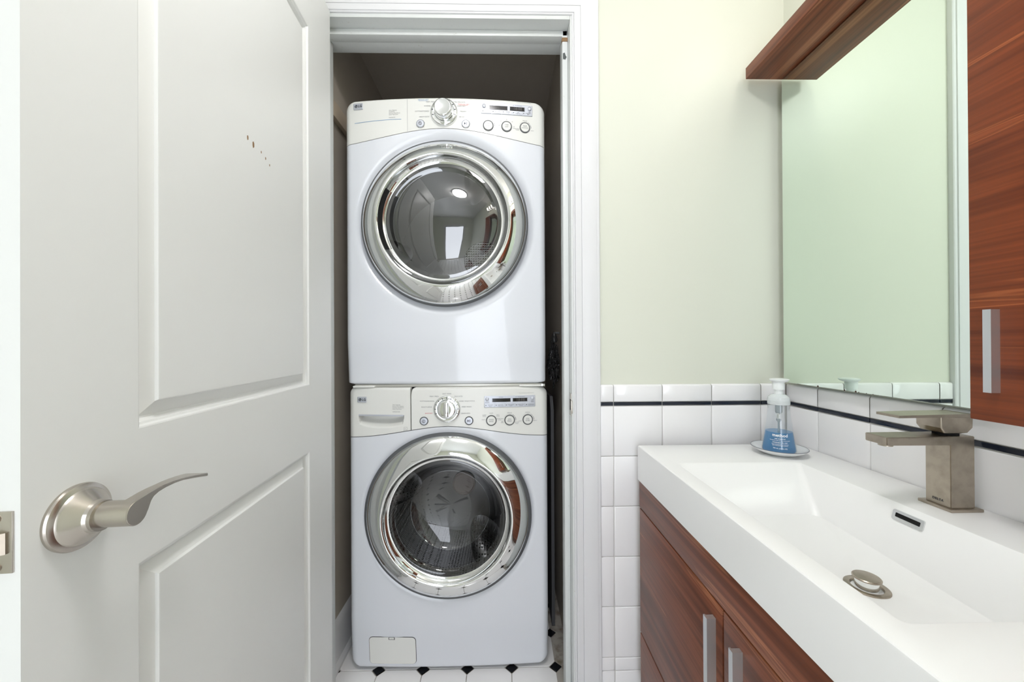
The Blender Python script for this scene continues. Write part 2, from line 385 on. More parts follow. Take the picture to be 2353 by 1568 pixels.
# ------------------------------------------------------------------ open door
TH = math.radians(4.3); DW, DZ0, DZ1, DT = .765, .012, 2.113, .035
door = struct(empty('door_1', (-.516, -.030, 0), -(PI / 2 - TH)))
PU = (.145, .6405); PANELS = ((.25, .8465), (1.018, 1.948))
PP = [(0, 0), (.002, .0006), (.0042, .0036), (.0066, .0046), (.0072, .0078), (.0105, .0118), (.0128, .0128), (.0305, .0046), (.0325, .0010), (.034, .0008)]
def leaf():
    m = MB()
    for y0, sg in ((0, -1), (-DT, 1)):
        us = [0, PU[0], PU[1], DW]; zs = [DZ0, *PANELS[0], *PANELS[1], DZ1]
        for i in range(3):
            for j in range(5):
                if i == 1 and j in (1, 3): continue
                m.add([(us[i], y0, zs[j]), (us[i + 1], y0, zs[j]), (us[i + 1], y0, zs[j + 1]), (us[i], y0, zs[j + 1])], [(0, 1, 2, 3)])
        for z0, z1 in PANELS:
            rings = [[(PU[0] + e, y0 + sg * d, z0 + e), (PU[1] - e, y0 + sg * d, z0 + e), (PU[1] - e, y0 + sg * d, z1 - e), (PU[0] + e, y0 + sg * d, z1 - e)] for e, d in PP]
            m.loops(rings, True, False, True)
    e = .0
    m.add([(0, 0, DZ0), (DW, 0, DZ0), (DW, -DT, DZ0), (0, -DT, DZ0), (0, 0, DZ1), (DW, 0, DZ1), (DW, -DT, DZ1), (0, -DT, DZ1)],
          [(0, 1, 2, 3), (4, 5, 6, 7), (0, 3, 7, 4), (1, 2, 6, 5)])
    bm = bmesh.new(); me = bpy.data.meshes.new('t'); me.from_pydata(m.v, [], m.f); bm.from_mesh(me)
    bmesh.ops.remove_doubles(bm, verts=bm.verts[:], dist=1e-5); bm.verts.index_update()
    out = MB(); out.add([v.co[:] for v in bm.verts], [[v.index for v in f.verts] for f in bm.faces]); bm.free(); bpy.data.meshes.remove(me)
    return out
leaf().build('door_leaf', 'door', door, 0)
UH, ZH = .7150, .9405                                 # lever set
hs = empty('lever_handle', (UH, 0, ZH)); hs.parent = door
rose = MB().lathe([(.0345, 0), (.0350, .003), (.0342, .0052), (.0318, .0068), (.0296, .0076), (.0288, .0090), (.0282, .0098), (.0225, .0150), (.0172, .0205), (.0160, .0235), (.0158, .027)], axis='y', n=64, cap1=True)
rose.build('rose', 'nickel', hs, 14)
low = [(.0095, -.0085), (.0145, -.002), (.0185, .0065), (.0220, .0100), (.0290, .0125), (.039, .0138), (.0525, .0139), (.0655, .0128), (.080, .0098), (.095, .0064), (.1085, .0030)]
upr = [(.1095, .0045), (.1090, .0072), (.095, .0103), (.080, .0133), (.0655, .0156), (.052, .0171), (.038, .0180), (.026, .0180), (.016, .0172), (.008, .0160)]
arc = [(.0005 + .0135 * math.cos(math.radians(a)), .0012 + .0135 * math.sin(math.radians(a))) for a in range(95, 318, 12)]
outline = low + upr + arc
def inset(out, e):
    n_ = len(outline); r_ = []
    for i_, (t, z) in enumerate(outline):
        (ta, za), (tb, zb3) = outline[i_ - 1], outline[(i_ + 1) % n_]
        dx_, dz_ = tb - ta, zb3 - za; l_ = math.hypot(dx_, dz_) or 1
        r_.append((-(t - dz_ / l_ * e), out, z + dx_ / l_ * e))
    return r_
inner = [(-.02, .046), (.02, .0475), (.036, .0480), (.072, .0418), (.110, .0312)]
def shaped(e, d): return [(x, interp(inner, -x) + d, z) for x, _, z in inset(0, e)]
MB().loops([shaped(.0007, -.0008), shaped(0, 0), inset(.0592, 0), inset(.0600, .0008)], True, True, True).build('lever', 'nickel', hs, 30)
MB().lathe([(.0137, .0225), (.0135, .030), (.0135, .0595)], c=(-.0005, 0, .0012), axis='y', n=48, cap1=True).build('shank', 'nickel', hs, 40)
lp = MB().box(DW - .0002, DW + .0018, -DT / 2 - .0125, -DT / 2 + .0125, .911, .969, .0006).build('latch_plate', 'nickel', door)
MB().loops([[(DW + .0015, -DT / 2 - .009, z), (DW + .0015, -DT / 2 + .009, z), (DW + .004, -DT / 2 + .009, z), (DW + .012, -DT / 2 - .004, z), (DW + .012, -DT / 2 - .009, z)] for z in (.930, .950)], True, True, True).build('latch_bolt', 'fnickel', lp, 20)
for z in (.917, .963): MB().lathe([(.0036, 0), (.0034, .0008), (.001, .0010)], c=(DW + .0017, -DT / 2, z), axis='x', n=16, cap1=True).build('screw', 'fnickel', lp)
for u, z, s in ((.406, 1.517, .8), (.388, 1.513, 1.1), (.361, 1.512, .45), (.345, 1.507, .5), (.330, 1.500, .4)):
    blob('paint_chip', 'chip', door, lambda a, b, l: (u + a * s, -.0009 + l, z + b * s), [(-.0025, -.003), (.0005, -.006), (.002, -.002), (.002, .004), (-.0005, .006), (-.0025, .003)])

# ------------------------------------------------------------------ laundry machines
HW = .340
def make_machine(kind):
    dry = kind == 'dryer'
    cx, y0, zb, H = (-.199, .098, .984, .960) if dry else (-.194, .108, .012, .962)
    root = empty('tumble_dryer' if dry else 'washing_machine', (cx, y0, zb))
    tag(root, 'white front-loading dryer stacked on top, with convex smoked window' if dry else 'white front-loading washing machine on the floor with detergent drawer', 'dryer' if dry else 'washing machine')
    dz = .542 if dry else .529; DR = .277
    archt = [(0, .857), (.043, .855), (.086, .851), (.13, .8445), (.173, .8369), (.217, .8290), (.2615, .8214), (.30, .8152), (.336, .8105), (.36, .808)] if dry else \
            [(0, .832), (.037, .8302), (.075, .826), (.119, .8195), (.163, .8120), (.207, .8050), (.2517, .7990), (.29, .7955), (.3345, .7930), (.36, .792)]
    arch = lambda x: interp(archt, abs(x))
    def S(x, z):
        t = max(0, min(1, z / .96)); return (.010 + .018 * t) * (x / HW) ** 2 + .018 * (1 - t)
    def hwid(z, rt, rb):
        w = HW
        if z > H - rt: w = HW - rt + math.sqrt(max(0, rt * rt - (z - (H - rt)) ** 2))
        if z < rb: w = HW - rb + math.sqrt(max(0, rb * rb - (rb - z) ** 2))
        return w
    RB = .030 if not dry else .010
    def surf(x, z, w, extra=True):
        y = S(x, z); R = .022
        e = w - abs(x)
        if e < R: y += R - math.sqrt(max(0, R * R - (R - e) ** 2))
        for ez in (H - z, z):
            if ez < .008: y += .008 - math.sqrt(max(0, .008 ** 2 - (.008 - max(ez, 0)) ** 2))
        if extra:
            r = math.hypot(x, z - dz); k = .034 if dry else .022; d = .017 if dry else .010
            y += d * (1 - sstep(DR - .004, DR + k, r))
            y += .010 * (1 - sstep(.0, .17, z))
        return y
    NX = 96
    def sheet(zlo, zhi, nz, hole, extra=True, x0=-1., x1=1., dist=1.0):
        """bowed skin between two boundary curves zlo(x), zhi(x)"""
        m = MB(); idx = {}
        for j in range(nz + 1):
            for i in range(NX + 1):
                u = x0 + (x1 - x0) * i / NX
                s = u * (1 - dist) + math.sin(u * PI / 2) * dist
                xx = s * HW; t = j / nz
                t = t * .75 + .25 * (.5 - .5 * math.cos(PI * t))
                z = lerp(zlo(xx), zhi(xx), t); w = hwid(z, .030, RB)
                x = s * w
                idx[i, j] = len(m.v); m.v.append((x, surf(x, z, w, extra), z))
        for j in range(nz):
            for i in range(NX):
                q = (idx[i, j], idx[i + 1, j], idx[i + 1, j + 1], idx[i, j + 1])
                if hole and sum(math.hypot(m.v[k][0], m.v[k][2] - dz) for k in q) / 4 < .252: continue
                m.f.append(q)
        rim = [idx[i, 0] for i in range(NX + 1)] + [idx[NX, j] for j in range(1, nz + 1)] + [idx[i, nz] for i in range(NX - 1, -1, -1)] + [idx[0, j] for j in range(nz - 1, 0, -1)]
        o = len(m.v); m.v += [(m.v[k][0], max(.06, m.v[k][1] + .02), m.v[k][2]) for k in rim]; n = len(rim)
        for k in range(n): m.f.append((rim[k], rim[(k + 1) % n], o + (k + 1) % n, o + k))
        return m
    G = .0011
    # outer case, feet
    case = MB(); case.loops([[(x, y, z) for x, z in rr(-HW + .003, HW - .003, .004, H - .004, .012, 4)] for y in (.066, .70)], True, False, True)
    case.build('case', 'white', root, 30)
    sheet(lambda x: 0., lambda x: arch(x) - G, 110, True).build('front_panel', 'white', root, 50)
    on = lambda lift: (lambda x, z: (x, S(x, z) - lift, z))
    SEAM = -.1225
    if dry:
        sheet(lambda x: arch(x) + G, lambda x: H, 40, False, False).build('control_panel', 'cream', root, 50)
        m = MB()
        for j in range(24):
            for k in (0, 1): pass
        zs = [lerp(arch(SEAM) + .002, H - .006, k / 16) for k in range(17)]
        m.add([on(.0004)(SEAM + dx, z) for z in zs for dx in (-.0006, .0006)], [(2 * k, 2 * k + 1, 2 * k + 3, 2 * k + 2) for k in range(16)])
        m.build('panel_seam', mat('seam_light', (.45, .45, .44), .6), root, 0)
    else:
        us = 2 / PI * math.asin(SEAM / HW)
        sheet(lambda x: arch(x) + G, lambda x: H, 40, False, False, us + .0032, 1.).build('control_panel', 'cream', root, 50)
        # detergent drawer front with its finger pocket: skin built around the pocket outline
        dr = empty('detergent_drawer', (0, 0, 0)); dr.parent = root
        px0, px1, pz0, pz1 = -.3045, -.146, .826, .8695
        def pocket(x, z):
            cxp, wp = (px0 + px1) / 2, (px1 - px0) / 2
            u = (x - cxp) / wp
            lo = lerp(pz0, pz0 + .014, abs(u) ** 2.5)
            if abs(u) > .93: lo += (abs(u) - .93) * .25
            if not (px0 < x < px1): return 0.
            dpt = .034 * sstep(lo - .001, lo + .026, z) * (1. if z < pz1 else 0.)
            return dpt * sstep(0, .004, x - px0) * sstep(0, .004, px1 - x)
        m = MB(); nx, nz = 120, 110; idx = {}
        for j in range(nz + 1):
            for i in range(nx + 1):
                s = lerp(-1, SEAM / HW - .0045, i / nx)
                if i < 10: s = -1 + (SEAM / HW - .0045 + 1) * (10 / nx) * (1 - math.cos(i / 10 * PI / 2))
                xx = s * HW; z = lerp(arch(xx) + G, H, 1 - (1 - j / nz) ** 1.25); w = hwid(z, .022, RB); x = s * w if s < -.9 else s * HW
                idx[i, j] = len(m.v); m.v.append((x, surf(x, z, w, False) + pocket(x, z), z))
        for j in range(nz):
            for i in range(nx): m.f.append((idx[i, j], idx[i + 1, j], idx[i + 1, j + 1], idx[i, j + 1]))
        rim = [idx[i, 0] for i in range(nx + 1)] + [idx[nx, j] for j in range(1, nz + 1)] + [idx[i, nz] for i in range(nx - 1, -1, -1)] + [idx[0, j] for j in range(nz - 1, 0, -1)]
        o = len(m.v); m.v += [(m.v[k][0], m.v[k][1] + .022, m.v[k][2]) for k in rim]; n = len(rim)
        for k in range(n): m.f.append((rim[k], rim[(k + 1) % n], o + (k + 1) % n, o + k))
        m.build('drawer_front', 'cream', dr, 40)
        m = MB()
        for k in range(25):
            x = lerp(px0 + .001, px1 - .001, k / 24); y = S(x, pz1)
            m.v += [(x, y - .0008, pz1 - .0035), (x, y - .0008, pz1 + .0018), (x, y + .006, pz1 + .0018), (x, y + .006, pz1 - .0035)]
        for k in range(24):
            for q in range(4): m.f.append((4 * k + q, 4 * k + (q + 1) % 4, 4 * k + 4 + (q + 1) % 4, 4 * k + 4 + q))
        m.f += [(0, 1, 2, 3), (96, 97, 98, 99)]
        m.build('pull_lip', 'silver', dr, 30)
    # dark backing seen through the seams
    m = MB(); zs = [(x, arch(x)) for x in [lerp(-.337, .337, k / 60) for k in range(61)]]
    m.loops([[(x, S(x, z) + .0045 + .022 * max(0, (abs(x) - .318) / .022) ** 2, z - .006) for x, z in zs], [(x, S(x, z) + .0045 + .022 * max(0, (abs(x) - .318) / .022) ** 2, z + .006) for x, z in zs]], False)
    m.build('seam_backing', 'seam', root, 0)

    # ---- door
    yd = S(0, dz) + (.006 if dry else .004)
    door = empty('porthole_door', (0, yd, dz)); door.parent = root
    MB().lathe([(.262, -.02), (.2795, -.012), (.2795, .004), (.2765, .0075), (.270, .008), (.262, .004)] if dry else [(.262, -.02), (.2815, -.010), (.2820, .001), (.2790, .006), (.2705, .009), (.262, .004)], axis='-y', n=128).build('gasket_ring', 'grey', door, 40)
    ringp = [(.2735, .000), (.2735, .0085), (.2715, .0115), (.266, .0185), (.256, .0275), (.244, .0365), (.232, .0440), (.223, .0485), (.2185, .0502), (.2150, .0505), (.2122, .0490), (.2098, .0452), (.2070, .0400), (.2030, .0338), (.1980, .0285), (.1930, .0258), (.1900, .0252)] if dry else \
            [(.2715, .000), (.2715, .0090), (.2700, .0120), (.262, .0185), (.250, .0260), (.238, .0325), (.227, .0378), (.2185, .0410), (.2150, .0416), (.2120, .0400), (.2095, .0355), (.2060, .0290), (.2010, .0235), (.1965, .0210), (.1945, .0208)]
    MB().lathe(ringp, axis='-y', n=160).build('chrome_ring', 'chrome', door, 60)
    if dry:
        gl = [(.1912, .0235), (.1900, .0260), (.187, .0268), (.180, .0272), (.176, .0285), (.168, .0350), (.150, .0450), (.125, .0545), (.095, .0620), (.060, .0668), (.025, .0690), (.001, .0693)]
    else:
        gl = [(.1955, .0195), (.1935, .0225), (.187, .0230), (.180, .0195), (.172, .0085), (.164, -.012), (.158, -.035), (.150, -.055), (.135, -.070), (.105, -.080), (.06, -.086), (.001, -.088)]
    MB().lathe(gl, axis='-y', n=128).build('window_glass', 'dglass' if dry else 'wglass', door, 80)
    if dry:   # finger slot in the left of the ring
        m = MB(); A0, A1 = math.radians(151), math.radians(208); N = 30
        def sl(r, h): return [(r * math.cos(lerp(A0, A1, k / N)), -h, r * math.sin(lerp(A0, A1, k / N))) for k in range(N + 1)]
        m.loops([sl(.2098, .0452), sl(.2070, .0400), sl(.2030, .0338), sl(.1985, .0290)], False)
        m.v = [(x, y - .0008, z) for x, y, z in m.v]
        m.build('finger_slot', 'dark', door, 0)
        m = MB(); m.loops([sl(.2000, .0300), sl(.1992, .0312), sl(.1940, .0276), sl(.1925, .0258)], False); m.build('slot_lip', 'chrome2', door, 40)
    # ---- drum behind the window
    m = MB().lathe([(.262, .004), (.236, .004), (.225, -.05), (.222, -.075), (.246, -.085), (.250, -.10), (.250, -.40)], axis='-y', n=96)
    drum = m.build('drum', 'steel' if dry else 'perf', door, 40)
    back = MB().lathe([(.250, -.40), (.18, -.405), (.06, -.395), (.001, -.395)], axis='-y', n=64); back.build('drum_back', 'steel', drum, 40)
    if dry: MB().lathe([(.085, 0), (.082, .006), (.001, .006)], c=(.105, .398, -.04), axis='-y', n=40).build('vent_plate', 'perf', drum, 40)
    for k, a in enumerate((-62, 58, 178) if not dry else (-50, 70, 190)):
        a = math.radians(a); ca, sa = math.cos(a), math.sin(a); m = MB(); rings = []
        for t in [i / 14 for i in range(15)]:
            h = math.sin(PI * min(1, max(0, t))) ** .6 * (.075 if dry else .105) + .002; hw_ = (.045 if dry else .062) * (math.sin(PI * t) ** .5 * .8 + .2)
            yy = lerp(.105, .385, t); ring = []
            for q in [i / 10 for i in range(11)]:
                sq = lerp(-1, 1, q); rr_ = .252 - h * (1 - abs(sq) ** 2.2); tt = sq * hw_
                ring.append((rr_ * ca - tt * sa, yy, rr_ * sa + tt * ca))
            rings.append(ring)
        m.loops(rings, False); m.build('lifter', 'perf' if not dry else 'steel', drum, 50)
    if not dry:
        MB().lathe([(.050, 0), (.050, .008), (.045, .012), (.041, .008), (.001, .008)], c=(.011, .388, -.035), axis='-y', n=40).build('tan_disc', 'discmat', drum, 40)  # tan ringed disc on the drum back, off centre

    # ---- dial
    kx, kz = (.0005, .9086) if dry else (-.0008, .8911)
    kd = empty('cycle_dial', (kx, S(kx, kz), kz)); kd.parent = root
    MB().lathe([(.0452, -.002), (.0452, .0035), (.0440, .0065), (.0415, .0085), (.0335, .0088), (.0318, .0078), (.0312, .006), (.030, .006)], axis='-y', n=72).build('dial_ring', 'chrome', kd, 50)
    MB().lathe([(.0312, .004), (.0305, .009), (.0295, .0300), (.0285, .0335), (.0262, .0352), (.0240, .0350), (.012, .0338), (.001, .0335)] if dry else
               [(.0312, .004), (.0305, .010), (.0292, .0180), (.0280, .0195), (.0255, .0200), (.012, .0196), (.001, .0195)], axis='-y', n=64, cap1=True).build('knob', 'chrome', kd, 50)
    if not dry:
        MB().box(-.0075, .0075, -.0265, -.016, -.025, .025, .004, 3).build('knob_grip', 'chrome', kd, 50)
    m = MB()
    for k in range(11 if not dry else 9):
        a = math.radians(lerp(-22, 202, k / 10)) if not dry else math.radians(lerp(-18, 198, k / 8))
        c_, s_ = math.cos(a), math.sin(a)
        p = [(.0345, -.0010), (.0405, -.0010), (.0405, .0010), (.0345, .0010)]
        m.add([(r * c_ - t * s_, -h, r * s_ + t * c_) for h in (.0086, .0094) for r, t in p], [(4, 5, 6, 7), (0, 1, 5, 4), (1, 2, 6, 5), (2, 3, 7, 6), (3, 0, 4, 7)])
    stuff(m.build('tick_marks', 'inkdark', kd, 0))

    # ---- push buttons
    zb_ = .8718 if dry else .8505
    for bx, sym in ((-.0785, 'power_button'), (.0722, 'start_button')):
        b = empty(sym, (bx, S(bx, zb_), zb_)); b.parent = root
        MB().lathe([(.0145, -.001), (.0145, .0016), (.0135, .0026), (.0125, .0012)], axis='-y', n=40).build('bezel', 'grey' if not dry else 'chrome2', b, 40)
        MB().lathe([(.0124, 0), (.0122, .0022), (.0112, .0034), (.001, .0040)], axis='-y', n=40, cap1=True).build('cap', 'silver', b, 40)
        m = MB()
        if sym == 'power_button':
            m.lathe([(.0052, .0038), (.0052, .0046), (.0042, .0046), (.0042, .0038)], axis='-y', n=28); m.box(-.0005, .0005, -.0046, -.0036, -.0026, .0026)
        else:
            m.add([(-.0045, -.0046, .004), (-.0045, -.0046, -.004), (.0002, -.0046, 0), (-.0045, -.0036, .004), (-.0045, -.0036, -.004), (.0002, -.0036, 0)], [(0, 1, 2), (0, 1, 4, 3), (1, 2, 5, 4), (2, 0, 3, 5)])
            for xx in (.0012, .0034): m.box(xx, xx + .0011, -.0046, -.0036, -.004, .004)
        stuff(m.build('symbol', 'inkdark', b, 0))
    zo = .8692 if dry else .8497
    for bx in (.1470, .2088, .2707):
        b = empty('option_button', (bx, S(bx, zo), zo)); b.parent = root
        # face leans with the bowed panel
        b.rotation_euler = (0, 0, math.atan(2 * .028 * bx / HW ** 2))
        MB().lathe([(.0180, -.002), (.0180, .0016), (.0172, .0024), (.0150, .0024), (.0146, .0010)], axis='-y', n=48).build('bezel', 'grey', b, 40)
        MB().lathe([(.0146, -.001), (.0146, .0026), (.0138, .0034), (.001, .0036)], axis='-y', n=40, cap1=True).build('cap', 'cream', b, 40)

    # ---- display
    d0, d1 = .1230, .2970; zt, zm, zl = (.9450, .9175, .9085) if dry else (.9325, .9065, .8938)
    dmid = (d0 + d1) / 2
    disp = empty('display', (0, 0, 0)); disp.parent = root
    def slab(xa, xb, za, zc, lo, hi, nx=10, r=.0018):
        """thin plate lying on the bowed panel, lo..hi above it"""
        m = MB(); pts = rr(xa, xb, za, zc, r, 3); dense = []
        for (ax, az), (bx_, bz) in zip(pts, pts[1:] + pts[:1]):
            n = max(1, int(abs(bx_ - ax) / .012)); dense += [(lerp(ax, bx_, k / n), lerp(az, bz, k / n)) for k in range(n)]
        f_lo, f_hi = on(lo), on(hi)
        cxm = (xa + xb) / 2; czm = (za + zc) / 2
        ins = [(cxm + (x - cxm) * (1 - .0012 / (xb - xa)), czm + (z - czm) * (1 - .0012 / (zc - za))) for x, z in dense]
        m.loops([[f_lo(x, z) for x, z in dense], [f_hi(x, z) for x, z in dense], [on(hi + .0003)(x, z) for x, z in ins]], True, False, False)
        # top as strips so that it follows the bow
        xs = [lerp(xa + .0015, xb - .0015, k / nx) for k in range(nx + 1)]
        g = on(hi + .0003); m.loops([[g(x, za + .0007) for x in xs], [g(x, zc - .0007) for x in xs]], False)
        return m
    slab(d0, d1, zl, zt, -.001, .0010).build('fascia', 'silver', disp, 25)
    for wx0, wx1 in ((.1500, .2132), (.2190, .2708)): slab(wx0, wx1, zm + .0055, zt - .0085, .0010, .0016, r=.0008).build('display_window', 'lcd', disp, 25)
    for bx in (.1335, .2868):
        b = MB().lathe([(.0062, .001), (.0062, .0040), (.0050, .0052), (.001, .0056)], c=(bx, S(bx, zm + .016), zm + .016), axis='-y', n=28, cap1=True); b.build('round_key', 'silver', disp, 40)
    kw = (d1 - d0 - .002) / 5
    for k in range(5): slab(d0 + .001 + k * kw + .0006, d0 + .001 + (k + 1) * kw - .0006, zl + .0008, zm, .0010, .0024, 4).build('option_key', 'silver', disp, 25)
    m = MB()
    for k in range(5): 
        xk = d0 + .001 + k * kw
        m.add([on(.0034)(xk + .004 + p, zl + .0060 + q) for p, q in ((0, 0), (.0026, 0), (.0026, .0026), (0, .0026))], [(0, 1, 2, 3)])
        for i, s_ in enumerate((('CUSTOM', 'PROGRAM'), ('RACK DRY', 'CHILD LOCK'), ('WRINKLE', 'CARE'), ('LESS', 'MORE TIME'), ('DAMP DRY', 'BEEP'))[k] if dry else (('PRE WASH', 'DELAY'), ('RINSE+SPIN', 'CHILD LOCK'), ('EXTRA RINSE', 'WARM'), ('STAIN CYCLE', 'SENSOR'), ('WATER PLUS', 'MEDIC RINSE'))[k]):
            put_text(m, on(.0034), s_, xk + .0205, zl + .0082 - i * .0036, .0034)
    for s_, xx in (('PROGRAM' if dry else 'WASHING', .180), ('EST. TIME REMAINING', .245)): put_text(m, on(.0018), s_, xx, zt - .0045, .0032)
    for s_, xx in ((('MORE', 'TIME'), .1335), (('LESS', 'TIME'), .2868)) if dry else ((('CUSTOM', 'PROGRAM'), .1335), (('DELAY', 'WASH'), .2868)):
        for i, q in enumerate(s_): put_text(m, on(.0018), q, xx, zm + .0062 - i * .003, .0032)
    stuff(m.build('display_lettering', 'inkdark', disp, 0))
    m = MB(); put_text(m, on(.0022), '18:88', .2462, (zm + zt) / 2 - .0015, .0135, bold=.0001); m.build('digits', 'segment', disp, 0)

    # ---- badge with round face mark and two letters
    bx0, bx1, bz0, bz1 = (-.3068, -.2746, .9278, .9479) if dry else (-.3065, -.2749, .9120, .9312)
    bd = slab(bx0, bx1, bz0, bz1, -.001, .0030, 6, .0018).build('badge', 'silver', root, 25)
    m = MB(); cxb, czb = bx0 + .0092, (bz0 + bz1) / 2
    f = on(.0038); N = 32; m.add([f(cxb + .0054 * math.cos(2 * PI * k / N), czb + .0054 * math.sin(2 * PI * k / N)) for k in range(N)], [tuple(range(N))])
    put_text(m, f, 'LG', cxb + .0140, czb, .0112, bold=.00035)
    stuff(m.build('badge_mark', 'inkdark', bd, 0))
    m = MB(); f = on(.0042)     # face inside the disc: open ring with a bar, nose and eye
    A = [lerp(math.radians(90), math.radians(360), k / 20) for k in range(21)]
    m.loops([[f(cxb + r * math.cos(a), czb + r * math.sin(a)) for a in A] for r in (.0036, .0043)], False)
    m.add([f(cxb + p, czb + q) for p, q in ((.0010, -.0004), (.0043, -.0004), (.0043, .0003), (.0010, .0003))], [(0, 1, 2, 3)])
    m.add([f(cxb + p, czb + q) for p, q in ((-.0004, -.0018), (.0003, -.0018), (.0003, .0022), (-.0004, .0022))], [(0, 1, 2, 3)])
    m.add([f(cxb - .0020 + .0006 * math.cos(k), czb + .0018 + .0006 * math.sin(k)) for k in range(6)], [tuple(range(6))])
    stuff(m.build('badge_face', 'silver', bd, 0))

    # ---- printed lettering
    m = MB(); f = on(.0005); T = .0056
    if dry:
        for s_, x, z in (('PERM. PRESS', -.0440, .9440), ('NORMAL', -.0545, .9305), ('COTTON/TOWELS', -.0730, .9132), ('HEAVY DUTY', -.0655, .8947), ('DELICATES', 0, .9522), ('ULTRA DELICATE', .0490, .9437), ('SPEED DRY', .0580, .9305), ('FRESHEN UP', .0690, .9132), ('AIR DRY', .0600, .8950)):
            put_text(m, f, s_, x, z, T)
        block = ('Ultra Capacity', 'FlowSense', 'Stainless Steel Drum', 'Quiet Operation', '', 'DLE2301W'); bz = .9195
        opts = ((.147, ('DRY', 'LEVEL'), (('NORMAL', 0, .0235), ('DAMP', -.0265, -.0055), ('DRY', -.0255, -.0095), ('VERY', .0255, -.0085), ('DRY', .0255, -.0125))),
                (.2088, ('TIME', 'DRY'), (('40', 0, .0235), ('30', -.0190, .0170), ('50', .0190, .0170), ('20', -.0250, .003), ('60', .0250, .001), ('MIN', .0250, -.004))),
                (.2707, ('TEMP', 'CONTROL'), (('MEDIUM', 0, .0235), ('ULTRA', -.0262, -.0055), ('LOW', -.0252, -.0095), ('HIGH', .0255, -.0085))))
        tz = .9530
    else:
        for s_, x, z in (('PERM. PRESS', -.0437, .9330), ('EASY WEAR', -.0010, .9415), ('DELICATES', .0375, .9327), ('COTTON/NORMAL', -.0672, .9172), ('HAND WASH/WOOL', .0660, .9165), ('BULKY/LARGE', -.0692, .8973), ('SPEED WASH', .0640, .8972), ('DRAIN+SPIN', .0608, .8752)):
            put_text(m, f, s_, x, z, T)
        block = ('Ultra Capacity', 'Direct Drive System', 'Stainless Steel Drum', 'Quiet Operation', '', 'WM2301HW'); bz = .9050
        opts = ((.147, ('WASH', 'RINSE'), (('WARM', 0, .0245), ('WARM', -.0235, .0185), ('COLD', -.0235, .0145), ('HOT', .0225, .0185), ('COLD', .0225, .0145), ('COLD', -.0265, .003), ('EXTRA HOT', .0300, .005), ('COLD', .0280, .001))),
                (.2088, ('SPIN', 'SPEED'), (('MEDIUM', 0, .0245), ('NO', -.0245, -.004), ('SPIN', -.0250, -.0082), ('EXTRA', .0255, -.0085), ('HIGH', .0250, -.0127))),
                (.2707, ('SOIL', 'LEVEL'), (('NORMAL', 0, .0245), ('LIGHT', -.0260, -.0045), ('HEAVY', .0260, -.0045))))
        tz = .9405
        put_text(m, f, 'ENERGY STAR', -.1410, .8180, .0026)
        for q in ((-.1465, -.1355, .8295, .8300), (-.1465, -.1355, .8205, .8210), (-.1465, -.1460, .8205, .8300), (-.1360, -.1355, .8205, .8300), (-.1445, -.1400, .8248, .8254)):
            m.add([f(q[0], q[2]), f(q[1], q[2]), f(q[1], q[3]), f(q[0], q[3])], [(0, 1, 2, 3)])
    for i, s_ in enumerate(block): 
        if s_: put_text(m, f, s_, -.1850, bz - i * .0048, .0046, 'LEFT')
    put_text(m, f, '* Press & Hold 3sec. for Extra Functions', .2660, tz, .0032)
    for bx, caps, around in opts:
        ya = 1.8 / 1000
        for i, s_ in enumerate(caps): put_text(m, on(.0046), s_, bx, zo + .0034 - i * .0062, .0058 if len(s_) < 6 else .0048)
        for s_, dx, dz_ in around: put_text(m, f, s_, bx + dx, zo + dz_, .0042)
    for bx in (.147, .2707) if dry else (.2088, .2707):
        for a0, a1, w in ((62, 34, .0010), (28, -2, .0014), (100, 70, .0004), (150, 108, .0003)):
            A = [math.radians(lerp(a0, a1, k / 8)) for k in range(9)]
            m.loops([[f(bx + r * math.cos(a), zo + r * math.sin(a)) for a in A] for r in (.0206, .0206 + w)], False)
    stuff(m.build('panel_lettering', 'ink', root, 0))
    m = MB()
    if dry:
        put_text(m, f, '*SENSOR DRY', -.0690, .9508, .0058); A = [lerp(-.084, -.054, k / 6) for k in range(7)]
        m.loops([[f(x, .9477) for x in A], [f(x, .9472) for x in A]], False)
        A = [lerp(-.3040, -.1430, k / 20) for k in range(21)]
        zz = lambda x: .8826 + .0064 * (1 - ((x + .143) / .161) ** 2) ** 1
        m.loops([[f(x, zz(x) + .0007) for x in A], [f(x, zz(x) - .0007) for x in A]], False)
        stuff(m.build('blue_lettering', 'blue', root, 0))
        m = MB(); put_text(m, f, '*MANUAL DRY', .0655, .9365, .0058); A = [lerp(.051, .080, k / 6) for k in range(7)]
        m.loops([[f(x, .9334) for x in A], [f(x, .9329) for x in A]], False)
        stuff(m.build('red_lettering', 'red', root, 0))
    else:
        put_text(m, f, 'SANITARY', -.0620, .8761, T); stuff(m.build('red_lettering', 'red', root, 0))
        # drain filter cover
        fc = empty('filter_cover', (0, 0, 0)); fc.parent = root
        def fs(lift): return lambda x, z: (x, surf(x, z, HW, True) - lift, z)
        x0f, x1f, z0f, z1f = -.2720, -.1140, .0175, .1140
        def grid(xa, xb, za, zc, r, lift):
            """rounded plate following the front skin: fan of concentric outlines"""
            rings = []
            for k in (0, .12, .3, .6, 1):
                pts = rr(xa + k * (xb - xa) / 2 * .98, xb - k * (xb - xa) / 2 * .98, za + k * (zc - za) / 2 * .98, zc - k * (zc - za) / 2 * .98, max(.0004, r * (1 - k)), 5)
                rings.append([fs(lift if k else lift - .0003)(x, z) for x, z in pts])
            return MB().loops(rings, True, False, True)
        grid(x0f - .0016, x1f + .0016, z0f - .0012, z1f + .0016, .014, .0006).build('cover_gap', 'seam', fc, 0)
        grid(x0f, x1f, z0f, z1f, .0125, .0016).build('cover', 'cream', fc, 40)
